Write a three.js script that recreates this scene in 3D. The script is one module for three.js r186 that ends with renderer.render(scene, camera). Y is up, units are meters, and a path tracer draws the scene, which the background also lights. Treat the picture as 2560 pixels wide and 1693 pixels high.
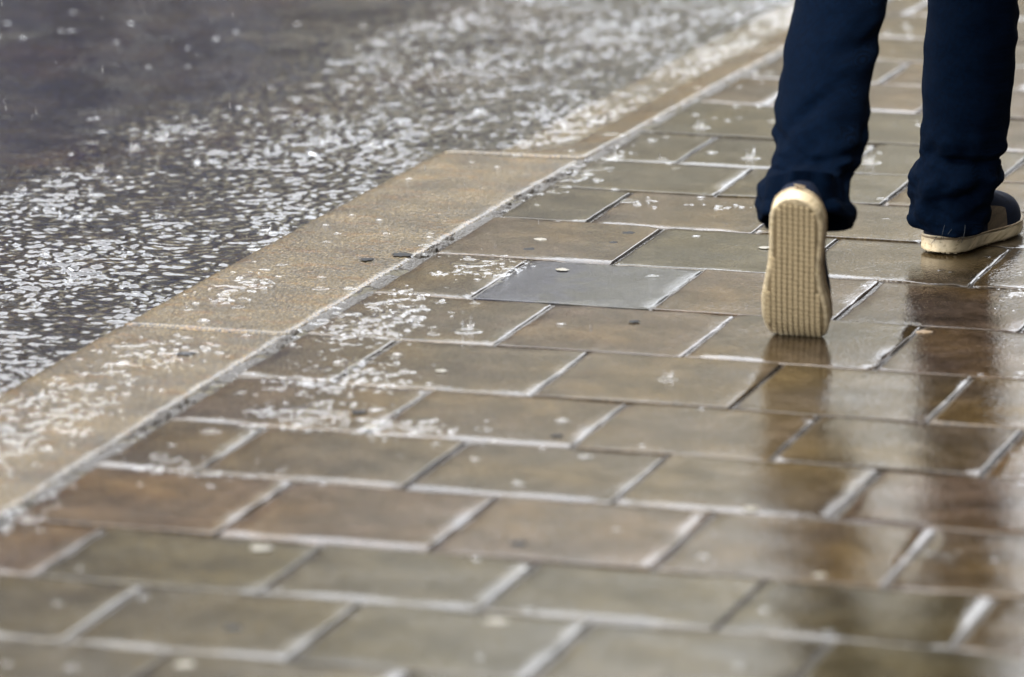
import * as THREE from 'three';
import { mergeGeometries, mergeVertices } from 'three/addons/utils/BufferGeometryUtils.js';
import { createNoise2D, createNoise3D } from 'simplex-noise';

// ---------------------------------------------------------------- camera, sky, light
const D2R = Math.PI / 180;
const scene = new THREE.Scene();
const camera = new THREE.PerspectiveCamera(7.23, 1024 / 677, 0.1, 600);
camera.filmGauge = 36;
camera.rotation.order = 'YXZ';
camera.position.set(0, 1.7, 0);                       // a standing photographer on the pavement
camera.rotation.set(-12.2 * D2R, 17.15 * D2R, 0);
camera.focus = 8.62;
camera.userData.fStop = 3.2;

const renderer = new THREE.WebGLRenderer({ antialias: true });
renderer.setSize(1024, 677);
renderer.toneMapping = THREE.LinearToneMapping;
renderer.toneMappingExposure = 6.2;
renderer.shadowMap.enabled = true;

function rng(seed) { let s = seed >>> 0; return () => { s = (s + 0x6d2b79f5) >>> 0; let t = Math.imul(s ^ (s >>> 15), 1 | s); t = (t + Math.imul(t ^ (t >>> 7), 61 | t)) ^ t; return ((t ^ (t >>> 14)) >>> 0) / 4294967296; }; }
const n2 = createNoise2D(rng(11)), n3 = createNoise3D(rng(12));
const clamp = (x, a = 0, b = 1) => Math.min(b, Math.max(a, x));
const lerp = (a, b, t) => a + (b - a) * t;
const smooth = (a, b, x) => { const t = clamp((x - a) / (b - a)); return t * t * (3 - 2 * t); };
const fbm = (x, y, o = 4) => { let s = 0, a = 0.5; for (let i = 0; i < o; i++) { s += a * n2(x, y); x = x * 2.03 + 17.1; y = y * 2.03 - 9.7; a *= 0.5; } return s; };

{ // overcast rain sky: brighter overhead than at the horizon, soft cloud mottling
  const W = 256, H = 128, data = new Float32Array(W * H * 4);
  for (let r = 0; r < H; r++) for (let c = 0; c < W; c++) {
    const el = ((r + 0.5) / H - 0.5) * Math.PI, az = ((c + 0.5) / W) * 2 * Math.PI, up = Math.max(0, Math.sin(el));
    const m = 1 + 0.07 * n3(Math.cos(az) * Math.cos(el) * 2.2, Math.sin(el) * 3, Math.sin(az) * Math.cos(el) * 2.2);
    const L = el > 0 ? (0.66 + 0.34 * up) * m : 0.2, o = (r * W + c) * 4;
    data[o] = L * 0.96; data[o + 1] = L * 0.995; data[o + 2] = L * 1.06; data[o + 3] = 1;
  }
  const sky = new THREE.DataTexture(data, W, H, THREE.RGBAFormat, THREE.FloatType);
  sky.mapping = THREE.EquirectangularReflectionMapping; sky.magFilter = THREE.LinearFilter; sky.needsUpdate = true;
  scene.background = sky; scene.environment = sky;
}
const sun = new THREE.DirectionalLight(0xfff4e6, 0.5);
sun.position.set(-14, 30, 6); sun.target.position.set(-2, 0, -8);
sun.castShadow = true; sun.shadow.radius = 40; sun.shadow.mapSize.set(2048, 2048);
Object.assign(sun.shadow.camera, { left: -40, right: 40, top: 40, bottom: -40, near: 1, far: 120 });
sun.name = 'overcast_sun'; scene.add(sun, sun.target);

// ---------------------------------------------------------------- helpers
const taken = new Map();
const numbered = (name) => { const k = taken.get(name) ?? 0; taken.set(name, k + 1); return k ? `${name}_${String(k).padStart(3, '0')}` : name; };
function mesh(name, geometry, material, parent = scene) {
  const m = new THREE.Mesh(geometry, material);
  m.name = parent === scene ? numbered(name) : name; m.castShadow = m.receiveShadow = true; parent.add(m); return m;
}
function group(name, x = 0, y = 0, z = 0) { const g = new THREE.Group(); g.name = numbered(name); g.position.set(x, y, z); scene.add(g); return g; }
function tag(o, label, category, groupName) { Object.assign(o.userData, { label, category }); if (groupName) o.userData.group = groupName; return o; }
function structure(o, label) { o.userData.kind = 'structure'; if (label) o.userData.label = label; return o; }
function texture(size, fn, srgb) {
  const [w, h] = Array.isArray(size) ? size : [size, size], d = new Uint8Array(w * h * 4), c = [0, 0, 0];
  for (let y = 0; y < h; y++) for (let x = 0; x < w; x++) { fn(x, y, c); const o = (y * w + x) * 4; for (let k = 0; k < 3; k++) d[o + k] = clamp(c[k]) * 255; d[o + 3] = 255; }
  const t = new THREE.DataTexture(d, w, h, THREE.RGBAFormat); t.wrapS = t.wrapT = THREE.MirroredRepeatWrapping; t.magFilter = THREE.LinearFilter; t.minFilter = THREE.LinearMipmapLinearFilter;
  if (srgb) t.colorSpace = THREE.SRGBColorSpace; t.needsUpdate = true; return t;
}
function grid(nu, nv, fn, keep) { // indexed sheet; fn(i, j) -> [x, y, z, u, v]; keep(i, j) leaves a cell in
  const p = new Float32Array(nu * nv * 3), uv = new Float32Array(nu * nv * 2), idx = [];
  for (let j = 0; j < nv; j++) for (let i = 0; i < nu; i++) { const o = j * nu + i, r = fn(i, j); p.set([r[0], r[1], r[2]], o * 3); uv.set([r[3] ?? r[0], r[4] ?? r[2]], o * 2); }
  for (let j = 0; j < nv - 1; j++) for (let i = 0; i < nu - 1; i++) { if (keep && !keep(i, j)) continue; const a = j * nu + i, b = a + 1, c = a + nu, d = c + 1; idx.push(a, c, b, b, c, d); }
  const g = new THREE.BufferGeometry(); g.setAttribute('position', new THREE.BufferAttribute(p, 3)); g.setAttribute('uv', new THREE.BufferAttribute(uv, 2)); g.setIndex(idx); g.computeVertexNormals(); return g;
}
function compact(g) { // drops the vertices that no face uses
  const idx = g.index.array, map = new Int32Array(g.attributes.position.count).fill(-1), out = new THREE.BufferGeometry(); let n = 0;
  const ni = new Uint32Array(idx.length); for (let k = 0; k < idx.length; k++) { if (map[idx[k]] < 0) map[idx[k]] = n++; ni[k] = map[idx[k]]; }
  for (const name of Object.keys(g.attributes)) { const a = g.attributes[name], s = a.itemSize, arr = new Float32Array(n * s); for (let v = 0; v < map.length; v++) if (map[v] >= 0) for (let q = 0; q < s; q++) arr[map[v] * s + q] = a.array[v * s + q]; out.setAttribute(name, new THREE.BufferAttribute(arr, s)); }
  out.setIndex(new THREE.BufferAttribute(ni, 1)); return out;
}
const steps = (...parts) => { const o = []; for (const [a, b, s] of parts) { const n = Math.max(1, Math.round(Math.abs(b - a) / s)); for (let k = 0; k < n; k++) o.push(a + ((b - a) * k) / n); } o.push(parts[parts.length - 1][1]); return o; };
const box = (w, h, d, x = 0, y = 0, z = 0) => new THREE.BoxGeometry(w, h, d).translate(x, y, z);

// ---------------------------------------------------------------- materials
const std = (o) => new THREE.MeshPhysicalMaterial(o);
const rgb = (r, g, b) => new THREE.Color().setRGB(r, g, b);
const white = rng(5);
// stone: fine grain, cloudy mottling, a few darker and paler flecks
function stoneMap(seed, warm, cool) {
  const f = rng(seed), off = f() * 90;
  return texture(1024, (x, y, c) => {
    const u = x / 1024, v = y / 1024, m = fbm(u * 7 + off, v * 7, 4), q = fbm(u * 22 - off, v * 22 + off, 3), h = n2(u * 2.6 + off * 2, v * 2.6), s = white() - 0.5;
    const g = 0.74 + 0.22 * m + 0.14 * q + 0.12 * s + 0.13 * n2(u * 190, v * 120 + off) + 0.1 * n2(u * 95 + off, v * 60) - (n2(u * 70 + off, v * 70) > 0.8 ? 0.14 : 0), t = clamp(0.5 + h * 0.75 + q * 0.5);
    for (let k = 0; k < 3; k++) c[k] = g * lerp(warm[k], cool[k], t);
  }, true);
}
const tintMap = texture(512, (x, y, c) => { const u = x / 512, v = y / 512, b = smooth(0.62, 0.2, u + 0.35 * fbm(u * 5, v * 5, 4)), g = 0.75 + 0.2 * fbm(u * 6, v * 6, 4) + 0.14 * n2(u * 60, v * 40) + 0.16 * (white() - 0.5); c[0] = g * lerp(1, 0.72, b); c[1] = g * lerp(1, 0.74, b); c[2] = g * lerp(0.9, 0.96, b); }, true);
const brownMap = stoneMap(1, [1.06, 0.98, 0.84], [0.96, 0.93, 0.98]), oliveMap = stoneMap(2, [1.02, 1.0, 0.88], [0.96, 0.97, 0.98]);
const stoneBump = texture(1024, (x, y, c) => { const u = x / 1024, v = y / 1024; c[0] = 0.5 + 0.16 * fbm(u * 14, v * 14, 3) + 0.22 * fbm(u * 70 + 5, v * 70, 3) + 0.2 * n2(u * 190, v * 140) + 0.12 * (white() - 0.5); });
const kerbMap = texture(1024, (x, y, c) => {
  const u = x / 1024, v = y / 1024, m = fbm(u * 6, v * 6, 4), rust = smooth(0.05, 0.6, fbm(u * 9 + 40, v * 22, 4)), s = white() - 0.5, g = 0.72 + 0.24 * m + 0.16 * s + 0.36 * n2(u * 210, v * 120) + 0.16 * n2(u * 90, v * 60);
  c[0] = g * lerp(0.98, 1.08, rust); c[1] = g * lerp(0.97, 0.93, rust); c[2] = g * lerp(0.95, 0.72, rust);
}, true);
const roadMap = texture(2048, (x, y, c) => {
  const u = x / 2048 * 3.2, v = y / 2048 * 3.2, chip = n2(u * 95, v * 95), chip2 = n2(u * 60 + 31, v * 60), tar = fbm(u * 5, v * 5, 4), s = white() - 0.5;
  const g = 0.5 + 0.2 * tar + 0.2 * s + (chip > 0.35 ? 0.2 : 0) - (chip < -0.4 ? 0.14 : 0), o = chip2 > 0.66 ? 1 : 0;
  c[0] = g * (1 + 0.3 * o); c[1] = g * (0.95 + 0.06 * o); c[2] = g * (0.86 - 0.28 * o);
}, true);
const roadBump = texture(2048, (x, y, c) => { const u = x / 2048 * 3.2, v = y / 2048 * 3.2; c[0] = 0.5 + 0.2 * n2(u * 95, v * 95) + 0.16 * n2(u * 60 + 31, v * 60) + 0.2 * fbm(u * 16, v * 16, 3); });

const wet = { ior: 1.37, roughness: 0.1 };
const slabMat = (col, map) => std({ color: rgb(...col), map, bumpMap: stoneBump, bumpScale: 0.00042, ...wet });
const SLAB = {
  brown: [slabMat([0.080, 0.061, 0.034], brownMap), slabMat([0.082, 0.060, 0.036], brownMap), slabMat([0.076, 0.060, 0.033], brownMap), slabMat([0.074, 0.059, 0.035], brownMap)],
  olive: [slabMat([0.058, 0.046, 0.026], oliveMap), slabMat([0.062, 0.048, 0.027], oliveMap)],
  blue: [slabMat([0.04, 0.037, 0.031], tintMap)],
  rust: [slabMat([0.089, 0.062, 0.031], brownMap)],
};
const bedMat = std({ color: rgb(0.03, 0.025, 0.019), bumpMap: stoneBump, bumpScale: 0.002, roughness: 0.2, ior: 1.35 });
const kerbMat = std({ color: rgb(0.13, 0.094, 0.042), map: kerbMap, bumpMap: stoneBump, bumpScale: 0.0012, roughness: 0.22, ior: 1.36 });
const roadMat = std({ color: rgb(0.036, 0.03, 0.024), map: roadMap, bumpMap: roadBump, bumpScale: 0.0028, roughness: 0.7, specularIntensity: 0.12, ior: 1.36, vertexColors: true });
const waterMat = std({ color: 0xffffff, transmission: 1, thickness: 0, roughness: 0.03, ior: 1.333 });
const dropMat = std({ color: 0xffffff, transmission: 1, thickness: 0.004, roughness: 0, ior: 1.333 });

// ---------------------------------------------------------------- the lie of the land
// x runs across the pavement away from the road, -z along the kerb; the slabs lie at y = 0
const ROWS = [-4.54, -4.84, -5.13, -5.43, -5.725, -6.005, -6.262, -6.572, -6.865, -7.155, -7.465, -7.785, -8.105, -8.425, -8.728, -9.0, -9.3, -9.637, -9.937, -10.22, -10.515, -10.81, -11.1, -11.4, -11.7, -12.0, -12.3];
const kerbLine = (z) => -2.645 + 0.014 * (z + 7.9) ** 2 * 0.55;                // middle of the gap between kerb and slabs, a slow bend
const KERB_W = 0.274, WATER_Y = -0.017;
const dropped = (z) => smooth(-8.98, -9.25, z);                                // beyond z = -9 the kerb dips to a crossing
function kerbY(x, z) {                                                         // x from the outer edge 0 to the inner edge 1
  const d = dropped(z);
  return -d * 0.052 * (1 - x) ** 0.95 + 0.0012 * fbm(x * 3 + 5, z * 6, 3) - 0.0035 * smooth(0.5, 1, x) * 0;
}
const gutterX = (z) => kerbLine(z) - 0.008 - KERB_W;
function roadY(x, z) {
  const g = gutterX(z), t = g - x;
  const camber = t < 4 ? t * 0.043 - 0.0052 * t * t : 0.0888;
  return -0.043 + camber + 0.0035 * fbm(x * 1.7 + 3, z * 1.1, 3) + 0.0007 * fbm(x * 11, z * 11, 2);
}

// ---------------------------------------------------------------- road, with its far side
{
  const xs = steps([-10.6, -5.2, 0.45], [-5.2, -2.86, 0.012]), zs = steps([30, -5.2, 1.6], [-5.2, -11.6, 0.012], [-11.6, -120, 4]);
  const g = grid(xs.length, zs.length, (i, j) => [xs[i], roadY(Math.min(xs[i], gutterX(zs[j]) + 0.02), zs[j]), zs[j], xs[i] / 3.2, zs[j] / 3.2]);
  const col = new Float32Array(xs.length * zs.length * 3);
  for (let j = 0, o = 0; j < zs.length; j++) for (let i = 0; i < xs.length; i++, o += 3) {
    const x = xs[i], z = zs[j], w = fbm(x * 7, z * 7, 3) * 0.9;
    const m = 1.1 + 0.55 * fbm(x * 1.3 + 9, z * 1.3, 3) + 0.5 * fbm(x * 9, z * 6, 3), rust = smooth(-0.1, 0.5, fbm(x * 0.9 + 4, z * 0.9, 3) + 0.3 * w);
    col[o] = m * lerp(1, 1.2, rust); col[o + 1] = m * lerp(1, 0.95, rust); col[o + 2] = m * lerp(0.98, 0.76, rust);
  }
  g.setAttribute('color', new THREE.BufferAttribute(col, 3));
  structure(mesh('road', g, roadMat), 'wet dark asphalt road with stray orange chippings');
  structure(mesh('ground', grid(2, 2, (i, j) => [i ? 300 : -300, -0.16, j ? 200 : -400]), std({ color: rgb(0.08, 0.075, 0.065), roughness: 0.5 })));
}

// ---------------------------------------------------------------- ripples: rings from raindrops over short waves laid across the view
const RX0 = -4.3, RX1 = -2.6, RZ0 = -5.9, RZ1 = -11.5, RS = 0.0045;
const RW = Math.round((RX1 - RX0) / RS), RH = Math.round((RZ0 - RZ1) / RS), ripple = new Float32Array(RW * RH);
{
  const f = rng(77);
  for (let k = 0; k < 2600; k++) {
    const cx = f() * RW, cz = f() * RH, R = 4 + f() * 16, lam = 3.2 + f() * 3.4, amp = (0.00005 + 0.00026 * f() * f()) * lam / 5, width = lam * 1.1, reach = R + width * 2.2;
    for (let z = Math.max(0, Math.ceil(cz - reach)); z < Math.min(RH, cz + reach); z++) for (let x = Math.max(0, Math.ceil(cx - reach)); x < Math.min(RW, cx + reach); x++) {
      const d = Math.hypot(x - cx, z - cz) - R, e = d / width; if (e * e < 5) ripple[z * RW + x] += amp * Math.exp(-e * e) * Math.cos((d / lam) * 6.283);
    }
  }
}
function rippleAt(x, z) {
  const i = clamp(Math.round((x - RX0) / RS), 0, RW - 1), j = clamp(Math.round((RZ0 - z) / RS), 0, RH - 1);
  const wx = 0.955 * x - 0.295 * z + 0.016 * n2(x * 9, z * 9), wz = 0.295 * x + 0.955 * z + 0.012 * n2(x * 9 + 50, z * 9); // short crests shaped across the view, drawing sky glints into thin streaks
  return ripple[j * RW + i] + 0.00042 * n2(wx * 13, wz * 34) + 0.00032 * n2(wx * 24 + 7, wz * 62) + 0.00007 * n2(wx * 46, wz * 92);
}
{
  const xs = steps([-10, -5.2, 0.6], [-5.2, -4.3, 0.03], [-4.3, -3.6, 0.007], [-3.6, -2.68, 0.0045]), zs = steps([12, -5.9, 0.6], [-5.9, -7.4, 0.0055], [-7.4, -11.3, 0.0065], [-11.3, -60, 2]);
  const depth = new Float32Array(xs.length * zs.length);
  const shallow = new Uint8Array(xs.length * zs.length);
  const sheet = grid(xs.length, zs.length, (i, j) => {
    const x = xs[i], z = zs[j], gx = gutterX(z), t = (x - gx) / KERB_W;
    let bed, film = 0;
    if (t > 0) bed = kerbY(clamp(t), z) - (t < 0.08 ? (0.08 - t) * 0.4 : 0);
    else { bed = roadY(x, z); film = bed + 0.0016 + 0.00016 * n2(x * 34, z * 34) + 0.0001 * n2(x * 80 + 9, z * 80); }
    const d = WATER_Y - bed; shallow[j * xs.length + i] = t <= 0 && d < 0.0005 ? 1 : 0; depth[j * xs.length + i] = t > 0 ? d : Math.max(d, 0.001);
    const calm = 0.75 + 0.5 * smooth(-0.35, 0.4, fbm(x * 2.3 + 11, z * 1.5, 3));
    const deep = smooth(-0.002, 0.006, d) * calm, level = t > 0 ? WATER_Y : Math.max(WATER_Y, film);
    return [x, level + rippleAt(x, z) * (deep * 3.3 + 0.3 * smooth(0.1, 0.6, fbm(x * 6, z * 5, 3)) * smooth(0.012, -0.02, d)), z, x / 3.2, z / 3.2];
  }, (i, j) => { const o = j * xs.length + i; return depth[o] > -0.0012 || depth[o + 1] > -0.0012 || depth[o + xs.length] > -0.0012; });
  // deep water runs in the gutter; a thinner, rougher film follows the asphalt
  const deepCells = [], filmCells = [], ix = sheet.index.array;
  for (let k = 0; k < ix.length; k += 3) (shallow[ix[k]] ? filmCells : deepCells).push(ix[k], ix[k + 1], ix[k + 2]);
  const part = (cells) => { const g = new THREE.BufferGeometry(); for (const n of ['position', 'normal', 'uv']) g.setAttribute(n, sheet.attributes[n]); g.setIndex(cells); return compact(g); };
  structure(mesh('gutter_water', part(deepCells), waterMat), 'rippling rainwater running along the gutter');
  structure(mesh('road_film', part(filmCells), std({ color: 0xffffff, transmission: 1, thickness: 0, roughness: 0.06, ior: 1.333, bumpMap: roadBump, bumpScale: 0.00035 })), 'thin sheet of rain over the asphalt');
}

// ---------------------------------------------------------------- kerb
const kerb = structure(group('kerb'), 'line of worn sandy kerb stones along the gutter');
{
  const cuts = [4, 2.4, 0.9, -0.7, -2.3, -4.0, -5.75, -7.445, -9.0, -10.35, -11.6, -13.2, -15];
  const prof = [0, 0.003, 0.009, 0.018, 0.03, 0.05, 0.09, 0.14, 0.19, 0.225, 0.25, 0.258, 0.263, 0.268, 0.272, KERB_W];
  for (let k = 0; k + 1 < cuts.length; k++) {
    const a = cuts[k] - 0.004, b = cuts[k + 1] + 0.004, near = a < -5 && b > -12, zz = near ? steps([a, a - 0.02, 0.005], [a - 0.02, b + 0.02, 0.02], [b + 0.02, b, 0.005]) : steps([a, b, 0.4]);
    const dy = (white() - 0.5) * 0.003;
    const g = grid(prof.length + 2, zz.length, (i, j) => {
      const z = zz[j], base = gutterX(z), end = Math.min(Math.abs(z - a), Math.abs(z - b)), x = prof[clamp(i - 1, 0, prof.length - 1)], nick = 0.003 * Math.max(0, fbm(z * 14, k + 0.5, 3));
      const r = 0.016 + nick, r2 = 0.012 + 0.006 * n2(z * 17, 4), tx = x / KERB_W;
      let y = kerbY(tx, z) + dy; if (x < r) y -= r - Math.sqrt(Math.max(0, r * r - (r - x) ** 2)); if (x > KERB_W - r2) y -= r2 - Math.sqrt(Math.max(0, r2 * r2 - (x - KERB_W + r2) ** 2));
      if (end < 0.012) y -= 0.004 * (1 - end / 0.012) ** 2;
      if (i === 0 || i === prof.length + 1) y = -0.16;
      return [base + x, y, z, (base + x) / 1.1, z / 1.1];
    });
    mesh('kerb_stone', g, kerbMat, kerb);
  }
}

// ---------------------------------------------------------------- pavement
const pavement = structure(group('pavement'), 'rain-soaked pavement of square stone slabs laid in half bond');
const slabTop = [];
{
  const f = rng(31), OLIVE = { 3: [0, 1, 2, 3, 4], 4: [0, 1, 2, 3, 4, 5], 5: [1, 2, 3, 4], 12: [1], 13: [0], 14: [0, 1], 15: [0, 1, 2], 16: [0, 1] };
  const PITCH = 0.2925;
  const line = [0, 0.0012, 0.0032, 0.0065, 0.011, 0.016, 0.021, 0.026];
  for (let r = 0; r + 1 < ROWS.length; r++) {
    const z0 = ROWS[r], z1 = ROWS[r + 1], zm = (z0 + z1) / 2, even = r % 2 === 0, xs = [kerbLine(zm) + 0.014];
    for (let x = even ? -2.332 : -2.476; x < -0.25; x += PITCH) xs.push(x + (f() - 0.5) * 0.012);
    const far = zm < -9.8 ? -1.1 : -0.3;
    for (let i = 0; i + 1 < xs.length && xs[i] < far; i++) {
      const gap = 0.0018 + f() * 0.0014, xa = xs[i] + (i ? gap : 0), xb = xs[i + 1] - gap, za = z0 - gap, zb = z1 + gap, w = xb - xa, d = za - zb, cx = (xa + xb) / 2, cz = (za + zb) / 2;
      const mk = (L) => { const o = [...line]; const n = Math.max(2, Math.round((L - 0.052) / 0.036)); for (let k = 1; k < n; k++) o.push(0.026 + ((L - 0.052) * k) / n); for (let k = line.length - 1; k >= 0; k--) o.push(L - line[k]); return o; };
      const U = mk(w), V = mk(d), nu = U.length, nv = V.length;
      const rise = (f() - 0.5) * 0.0026, tx = (f() - 0.5) * 0.008, tz = (f() - 0.5) * 0.009, drop = [0.0006 + 0.0008 * f(), f() < 0.35 ? 0.0003 : 0.0012 + 0.0022 * f(), f() < 0.38 ? 0.0003 : 0.0012 + 0.0026 * f(), 0.0005 + 0.0008 * f()], sd = f() * 50, R = 0.0025 + 0.004 * f() * f();
      const edge = (e, b, q) => { const r = drop[q] < 0.0004 ? 0.0011 : R; return (e < 0.026 ? b * (1 - e / 0.026) ** 2 : 0) + (e < r ? r - Math.sqrt(Math.max(0, r * r - (r - e) ** 2)) : 0); };
      const level = r === 11 && i === 1 ? 0 : 1, chips = [0, 1, 2, 3].map(() => (f() < 0.35 ? 0.012 + 0.03 * f() * f() : 0));
      const uo = f() * 0.6, vo = f() * 0.6, flip = f() < 0.5;
      const g = grid(nu + 2, nv + 2, (a, b) => {
        const ia = clamp(a - 1, 0, nu - 1), ib = clamp(b - 1, 0, nv - 1), x = U[ia], y = V[ib], skirt = a === 0 || b === 0 || a === nu + 1 || b === nv + 1;
        const wob = (s) => 0.12 + 1.35 * smooth(-0.2, 0.4, n2(s * 9 + sd, sd));
        let h = rise + level * (tx * (x - w / 2) + tz * (y - d / 2)) + 0.0011 * fbm(x * 7 + sd, y * 7 - sd, 3);
        h -= Math.max(edge(x, drop[0] * wob(y), 0), edge(w - x, drop[1] * wob(y + 3), 1), edge(y, drop[2] * wob(x + 6), 2), edge(d - y, drop[3] * wob(x + 9), 3));
        for (let c = 0; c < 4; c++) if (chips[c]) { const ex = c & 1 ? w - x : x, ey = c & 2 ? d - y : y, e = (ex + ey * 1.3 + 0.006 * n2(x * 60 + sd, y * 60)) / chips[c]; if (e < 1) h -= 0.004 * (1 - e); }
        if (skirt) h = -0.04;
        const px = flip ? y : x, py = flip ? x : y;
        if (r === 11 && i === 1) return [xa + x - cx, h, za - y - cz, x / w, y / d];
        return [xa + x - cx, h, za - y - cz, (uo + px) / 0.95, (vo + py) / 0.95];
      });
      const kind = r === 11 && i === 1 ? 'blue' : OLIVE[r]?.includes(i) ? 'olive' : r === 6 && i === 0 ? 'rust' : 'brown', list = SLAB[kind];
      const m = mesh('paving_slab', g, list[Math.floor(f() * list.length)], pavement); m.position.set(cx, 0, cz);
      if (kind === 'blue') m.userData.label = 'grey slab with a bluish violet tint';
    }
  }
  // sand-and-water bed in the joints, and the plain run of pavement out of the picture
  mesh('joint_bed', grid(2, 60, (i, j) => { const z = -4.3 - (8.2 * j) / 59; return [i ? -0.2 : kerbLine(z) - 0.02, -0.004, z]; }), bedMat, pavement);
  mesh('pavement_border', grid(2, 2, (i, j) => [i ? 1.6 : -0.34, -0.002, j ? 20 : -70]), SLAB.brown[2], pavement);
  mesh('pavement_border', grid(2, 2, (i, j) => [i ? -0.34 : -2.62, -0.002, j ? 20 : -4.5]), SLAB.brown[2], pavement);
  mesh('pavement_border', grid(2, 2, (i, j) => [i ? -0.34 : -2.62, -0.002, j ? -12.34 : -70]), SLAB.brown[2], pavement);
}

// ---------------------------------------------------------------- standing water in the gap beside the kerb, silt, and ripple films
{
  const zs = steps([-5, -11.8, 0.006]);
  const g = grid(11, zs.length, (i, j) => {
    const z = zs[j], t = i / 10, x = kerbLine(z) - 0.016 + 0.036 * t, w = 4 * t * (1 - t);
    return [x, -0.0036 - 0.0025 * w * (0.5 + 0.5 * n2(3, z * 7)) + (0.0009 * n2(x * 20, z * 14) + 0.0004 * n2(x * 50 + 4, z * 40)) * (0.35 + w), z];
  });
  structure(mesh('kerb_channel_water', g, std({ color: rgb(0.05, 0.045, 0.035), roughness: 0.05, ior: 1.333 })), 'thin line of water standing between kerb and slabs');

  // films of rain on the stone, in ragged patches
  const patches = [[-2.56, -7.55, 0.09, 0.28], [-2.53, -8.02, 0.08, 0.13], [-2.5, -7.2, 0.13, 0.16], [-2.45, -6.95, 0.1, 0.13], [-2.8, -6.75, 0.11, 0.45], [-2.79, -7.25, 0.09, 0.14], [-2.85, -7.75, 0.05, 0.2], [-2.76, -9.25, 0.09, 0.16], [-2.74, -9.75, 0.1, 0.3],
    [-1.42, -6.42, 0.13, 0.06], [-1.5, -7.6, 0.05, 0.25], [-1.38, -7.0, 0.07, 0.2], [-2.42, -8.63, 0.06, 0.05], [-2.3, -8.64, 0.07, 0.05], [-2.6, -8.85, 0.04, 0.3], [-1.62, -8.2, 0.09, 0.24], [-2.46, -6.6, 0.16, 0.08], [-2.6, -6.3, 0.05, 0.1], [-2.3, -6.9, 0.2, 0.16]];
  const w = [0, 0, 0, 0, 0, 0, 0, 0, 0, 0.2, 0, 0, 0.25, 0.25, 0, 0, 0, 0, 0.4];
  patches.forEach(([cx, cz, rx, rz], k) => {
    const S = 0.0045, nu = Math.ceil((2.4 * rx) / S), nv = Math.ceil((2.4 * rz) / S), on = new Float32Array((nu + 1) * (nv + 1));
    const g = compact(grid(nu + 1, nv + 1, (i, j) => {
      const x = cx - 1.2 * rx + i * S, z = cz + 1.2 * rz - j * S, e = 1.05 - Math.hypot((x - cx) / rx, (z - cz) / rz) + 1.1 * fbm(x * 16 + k, z * 16, 3) - w[k] - 0.38 + 0.5 * n2(x * 45, z * 45);
      on[j * (nu + 1) + i] = e;
      const t = smooth(0, 0.5, e), gx = gutterX(z), kt = (x - gx) / KERB_W, floor = kt < 1 ? kerbY(clamp(kt), z) : 0;
      return [x, floor - 0.0015 + 0.0026 * t + t * (0.0006 * n2(0.955 * x * 22 - 0.295 * z * 22, x * 18 + z * 58) + 0.00036 * n2(x * 44 + 3, z * 92)), z];
    }, (i, j) => on[j * (nu + 1) + i] > 0));
    if (g.index.count) structure(mesh('rain_film', g, waterMat));
  });
}

// ---------------------------------------------------------------- gum, litter and silt on the stones
function blob(r, h, seed, n = 18) { // a squashed uneven disc
  const f = n2, p = [[0, h, 0]], idx = [];
  for (const [q, y] of [[0.55, 0.92], [0.85, 0.55], [1, 0]]) for (let k = 0; k < n; k++) { const a = (k / n) * 6.2832, rr = r * 0.85 * q * (1 + 0.4 * f(Math.cos(a) * 1.3 + seed, Math.sin(a) * 1.3)); p.push([rr * Math.cos(a), h * y * (1 + 0.2 * f(a, seed)), rr * Math.sin(a)]); }
  for (let k = 0; k < n; k++) { const m = (k + 1) % n; idx.push(0, 1 + m, 1 + k); for (let q = 0; q < 2; q++) { const a = 1 + q * n + k, b = 1 + q * n + m; idx.push(a, b, a + n, b, b + n, a + n); } }
  const g = new THREE.BufferGeometry(); g.setAttribute('position', new THREE.BufferAttribute(new Float32Array(p.flat()), 3)); g.setIndex(idx); g.computeVertexNormals();
  g.setAttribute('uv', new THREE.BufferAttribute(new Float32Array(p.flatMap(([x, , z]) => [x, z])), 2)); return g;
}
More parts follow.
